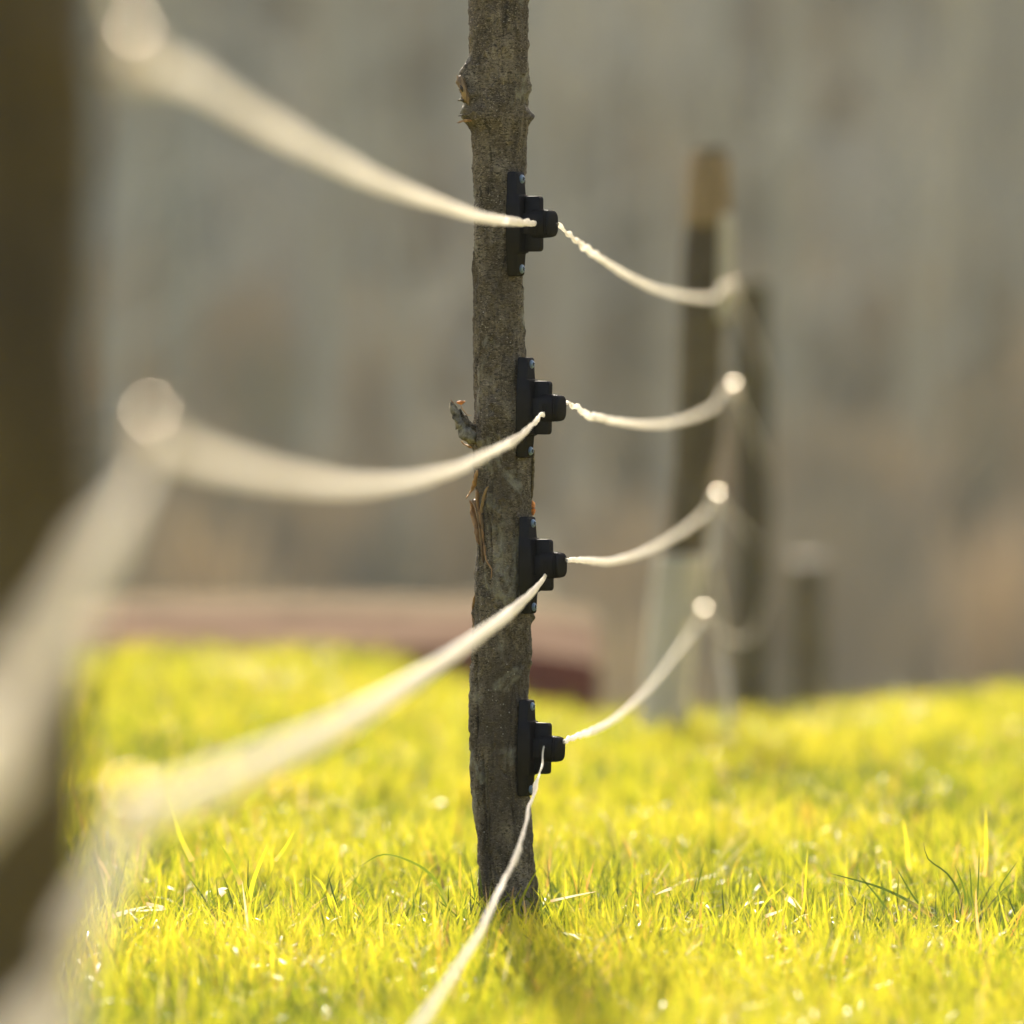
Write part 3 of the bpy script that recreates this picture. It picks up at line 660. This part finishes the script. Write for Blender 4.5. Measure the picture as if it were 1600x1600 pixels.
# ------------------------------------------------------------------ grass
def blades(n, x0, x1, d0, d1_, seg, hmean, wmean, seed, keep=None, fall=0., tone_fn=None, lay=0.):
    r = np.random.default_rng(seed)
    # tufts: blade roots gather round tuft centres
    nt_ = max(1, n // 14); tx = r.uniform(x0, x1, nt_); td = r.uniform(d0, d1_, nt_); th_ = r.gamma(5, 1/5., nt_); ttone = r.random(nt_); tl = r.normal(0, .28, (nt_, 2))
    k = r.integers(0, nt_, n); x = tx[k] + r.normal(0, .016, n); d = td[k] + r.normal(0, .022, n)
    patch = vnoise(x*3.1+20, d*2.3+20, seed=91); patch2 = vnoise(x*9+3, d*7+3, seed=92)
    h = hmean*(.45+.75*patch+.35*patch2)*th_[k]*r.uniform(.3, 1.5, n); tall = r.random(n) < .05; h = np.minimum(np.where(tall, h*r.uniform(1.3, 1.9, n), h), hmean*2.3)
    wd_ = wmean*r.uniform(.45, 1.35, n)*np.where(r.random(n) < .12, 1.5, 1)
    az = r.uniform(0, 2*np.pi, n); lean = np.abs(r.normal(.28, .26, n)) + lay; curl = r.normal(.35, .5, n) + fall
    lx = np.cos(az)*lean + tl[k,0]; ld = np.sin(az)*lean + tl[k,1]
    face = r.uniform(-1.1, 1.1, n); fx, fy = np.cos(face), np.sin(face)
    tone = np.clip(.135 + .42*patch + .30*(patch2-.3) + .22*(ttone[k]-.5) + r.normal(0, .17, n), 0, 1)
    tone = np.where(r.random(n) < .035, r.uniform(.88, 1, n), np.minimum(tone, .86))
    if tone_fn is not None: tone = tone_fn(r, n)
    z0 = G(x, d) - .006
    rows = seg + 1; V = np.zeros((n, 2*seg+1, 3)); al = np.zeros((n, 2*seg+1))
    px_, pd_, pz_ = x.copy(), d.copy(), z0.copy(); ang = np.arctan(np.hypot(lx, ld)); dirx = lx/np.maximum(np.hypot(lx, ld), 1e-5); dird = ld/np.maximum(np.hypot(lx, ld), 1e-5)
    for s in range(seg):
        f = s/seg; wv = wd_*.5*(1-f)**.55*(.7+.3*min(1, f*4)); tw = face + f*.9*np.sin(az*3)
        V[:,2*s,0] = px_-np.cos(tw)*wv; V[:,2*s,1] = pd_-np.sin(tw)*wv; V[:,2*s,2] = pz_
        V[:,2*s+1,0] = px_+np.cos(tw)*wv; V[:,2*s+1,1] = pd_+np.sin(tw)*wv; V[:,2*s+1,2] = pz_
        al[:,2*s] = al[:,2*s+1] = f
        st_ = h/seg; px_ = px_+dirx*np.sin(ang)*st_; pd_ = pd_+dird*np.sin(ang)*st_; pz_ = pz_+np.cos(ang)*st_
        ang = np.clip(ang + curl/seg*1.2, -1.2, 2.0)
    V[:,2*seg,0] = px_; V[:,2*seg,1] = pd_; V[:,2*seg,2] = pz_; al[:,2*seg] = 1
    m_ = np.ones(n, bool) if keep is None else keep(x, d)
    V = V[m_]; al = al[m_]; tone = tone[m_]; n = len(V)
    base = (np.arange(n)*(2*seg+1))[:, None]; F = []
    for s in range(seg-1): F.append(base + np.array([[2*s, 2*s+1, 2*s+3]])); F.append(base + np.array([[2*s, 2*s+3, 2*s+2]]))
    F.append(base + np.array([[2*seg-2, 2*seg-1, 2*seg]]))
    return V.reshape(-1, 3), np.concatenate(F), np.repeat(tone, 2*seg+1), al.ravel()
def joinb(parts):
    Vs, Fs, Ts, As = [], [], [], []; o = 0
    for V, F, T, A_ in parts: Vs.append(V); Fs.append(F+o); Ts.append(T); As.append(A_); o += len(V)
    return np.concatenate(Vs), np.concatenate(Fs), np.concatenate(Ts), np.concatenate(As)
offpost = lambda x, d: ((x-bx0)**2 + (d-T0)**2 > .034**2)
def path_blade(pts, w0, tone, seed=0):
    path = catmull(pts, .008); n = len(path); V, al = [], []
    for i, p in enumerate(path):
        f = i/(n-1); t = (path[min(i+1, n-1)]-path[max(i-1, 0)]).normalized(); x = t.cross(Vector((0, 1, 0))).normalized()
        wv = w0*.5*(1-f)**.6 + .0002; V += [p - x*wv, p + x*wv]; al += [f, f]
    F = []
    for i in range(n-1): F += [(2*i, 2*i+1, 2*i+3), (2*i, 2*i+3, 2*i+2)]
    return np.array([tuple(v) for v in V]), np.array(F), np.full(len(V), tone), np.array(al)
BL = [blades(135000, -1.25, 1.25, 8.3, 12.6, 4, .045, .0036, 1, offpost),
      blades(150000, -2.0, 2.2, 12.6, 17.5, 3, .040, .0042, 2),
      blades(110000, -2.6, 3.2, 17.5, 26.5, 2, .036, .0065, 3),
      blades(45000, -1.3, 1.3, 5.5, 8.3, 3, .058, .0034, 4, lambda x, d: ((x-P(33,0,d1).x)**2+(d-d1)**2 > .05**2)),
      blades(20000, -2.2, 2.2, -2, 5.5, 3, .06, .0045, 5, lambda x, d: ((x-P(33,0,d1).x)**2+(d-d1)**2 > .05**2)),
      blades(50000, -8, -1.25, 2, 22, 2, .065, .008, 6, lambda x, d: ~((x > -2.2) & (d > 12.6))),
      blades(50000, 1.25, 8, 2, 24, 2, .065, .008, 7, lambda x, d: ~((x < 2.3) & (d > 12.6)))]
# fine, short under-growth of the turf in the sharp zone
BL.append(blades(60000, -1.0, 1.0, 9.2, 12.2, 2, .030, .0018, 8, offpost, fall=.4))
rt = random.Random(77)
for k in range(150):
    a = rt.uniform(math.pi*.95, math.pi*2.05); rr0 = rt.uniform(.036, .085); p0 = Vector((bx0+rr0*math.cos(a), T0+rr0*math.sin(a), 0)); p0.z = float(G(p0.x, p0.y))-.004
    h = rt.uniform(.035, .085)*(1.25-.006/rr0*3); lx, ly = rt.gauss(0, .35), rt.gauss(-.1, .3)
    BL.append(path_blade([p0, p0+Vector((lx*h*.35, ly*h*.35, h*.55)), p0+Vector((lx*h*1.1, ly*h*1.1, h))], rt.uniform(.0022,.0042), rt.choice([.05,.12,.2,.28,.36,.5])))
# tall wiry blades that show one by one
for pts, w0, tone, dd in (([(786,1462),(800,1440),(820,1395),(843,1352)], .005, .30, -.10), ([(775,1452),(790,1428),(812,1408),(838,1402)], .003, .12, -.08),
        ([(846,1470),(834,1440),(822,1418)], .005, .35, -.09), ([(828,1445),(838,1420),(842,1405)], .004, .3, -.09), ([(755,1440),(753,1400),(748,1350)], .0035, .1, -.06),
        ([(748,1430),(740,1390),(734,1352)], .0025, .2, -.05), ([(740,1450),(726,1420),(718,1385)], .0045, .25, .02), ([(722,1440),(705,1420),(680,1375),(650,1350),(600,1335),(560,1355)], .004, .22, .05),
        ([(642,1470),(646,1430),(646,1396)], .0055, .15, -.05), ([(858,1470),(870,1448),(895,1412),(932,1392)], .0045, .3, .0), ([(870,1465),(878,1430),(879,1385)], .0035, .4, .0),
        ([(300,1345),(283,1310),(272,1275),(258,1232)], .0065, .5, -.1), ([(385,1430),(395,1380),(408,1345),(420,1315)], .0075, .6, .0), ([(430,1345),(445,1325),(462,1295)], .0045, .55, .1),
        ([(376,1382),(362,1350),(345,1320)], .006, .3, .05), ([(1455,1432),(1420,1408),(1370,1385),(1295,1364)], .0040, .05, .0), ([(1505,1430),(1498,1395),(1480,1365),(1450,1342),(1443,1316)], .0032, .02, .02),
        ([(1400,1438),(1378,1410),(1362,1390),(1340,1365)], .0030, .1, .0), ([(1458,1432),(1430,1405),(1400,1355)], .0030, .08, .0), ([(1390,1345),(1392,1385),(1398,1400)], .004, .5, .0),
        ([(1516,1440),(1518,1400),(1515,1350)], .0030, .1, .0), ([(1522,1440),(1528,1390),(1530,1330)], .0028, .1, .0), ([(1512,1440),(1506,1390),(1492,1352)], .0032, .15, .0),
        ([(1575,1440),(1560,1395),(1590,1345)], .0032, .15, .0), ([(1480,1445),(1495,1460),(1506,1465)], .006, .5, .0), ([(1050,1470),(1075,1440),(1110,1402)], .0045, .5, .0),
        ([(1085,1440),(1086,1410),(1088,1392)], .0045, .5, .0), ([(1015,1490),(1008,1450),(1003,1370)], .003, .1, .0), ([(1540,1370),(1541,1320),(1540,1262)], .006, .7, .6),
        ([(1420,1360),(1417,1320),(1412,1280)], .007, .7, .7), ([(1160,1500),(1190,1420),(1230,1380)], .004, .6, .0), ([(1240,1470),(1255,1420),(1262,1325)], .004, .6, .1),
        ([(918,1460),(912,1420),(908,1385)], .0035, .3, .05), ([(973,1470),(975,1430),(976,1405)], .0035, .35, .0), ([(955,1470),(951,1420),(949,1400)], .0035, .35, .0)):
    q = [P(a, b, T0+dd) for a, b in pts]; BL.append(path_blade(q, w0, tone))
V, F, T_, A_ = joinb(BL)
tag(mesh_np('grass', V, F, M_grass, smooth=True, attrs={'tone': T_, 'along': A_}), 'bright yellow-green backlit meadow grass', 'grass', kind='stuff')
DR = [blades(2600, -1.2, 1.2, 8.4, 13.5, 4, .060, .0030, 21, offpost, fall=.6, lay=.9, tone_fn=lambda r, n: r.random(n)),
      blades(2500, -2, 2, 13.5, 21, 3, .07, .005, 22, None, fall=.6, lay=.9, tone_fn=lambda r, n: r.random(n))]
for pts, w0, tone in (([(1114,1504),(1130,1496),(1150,1492),(1182,1488)], .006, 1.0), ([(1050,1388),(1038,1392),(1024,1398)], .004, .9), ([(1195,1432),(1212,1426),(1226,1420)], .004, .9),
        ([(1220,1472),(1232,1467),(1245,1464)], .005, 1.), ([(228,1412),(258,1420),(200,1424)], .004, .9), ([(175,1432),(200,1424),(230,1416)], .006, .95), ([(860,1408),(905,1398),(932,1393)], .003, .9),
        ([(762,1452),(778,1436),(798,1424)], .004, .9), ([(1312,1497),(1318,1494),(1326,1495)], .006, 1.), ([(1228,1402),(1236,1408),(1244,1418)], .007, 1.), ([(350,1398),(344,1390),(356,1388)], .008, 1.)):
    DR.append(path_blade([P(a, b, T0-.06) for a, b in pts], w0, tone))
V, F, T_, A_ = joinb(DR)
tag(mesh_np('dry_grass', V, F, M_dry, smooth=True, attrs={'tone': T_, 'along': A_}), 'pale dead straw lying among the meadow grass', 'dry grass', kind='stuff')

# ------------------------------------------------------------------ thin haze in the valley air
hv = [Vector((x, y, z)) for z in (-6.5, 75) for x, y in ((-160, -70), (160, -70), (160, 1450), (-160, 1450))]
m = bpy.data.materials.new('haze_air'); m.use_nodes = True; nt = m.node_tree; nt.nodes.remove(nt.nodes['Principled BSDF'])
vp = N(nt, 'ShaderNodeVolumePrincipled', i_Density=.00042, i_Anisotropy=.0); vp.inputs['Color'].default_value = (.92, .96, .88, 1)
L(nt, vp.outputs[0], nt.nodes['Material Output'].inputs['Volume'])
tag(mesh_py('haze', hv, [(0,3,2,1),(4,5,6,7),(0,1,5,4),(1,2,6,5),(2,3,7,6),(3,0,4,7)], m), 'thin pale haze over the meadow and the wooded hillside', 'haze', kind='stuff')
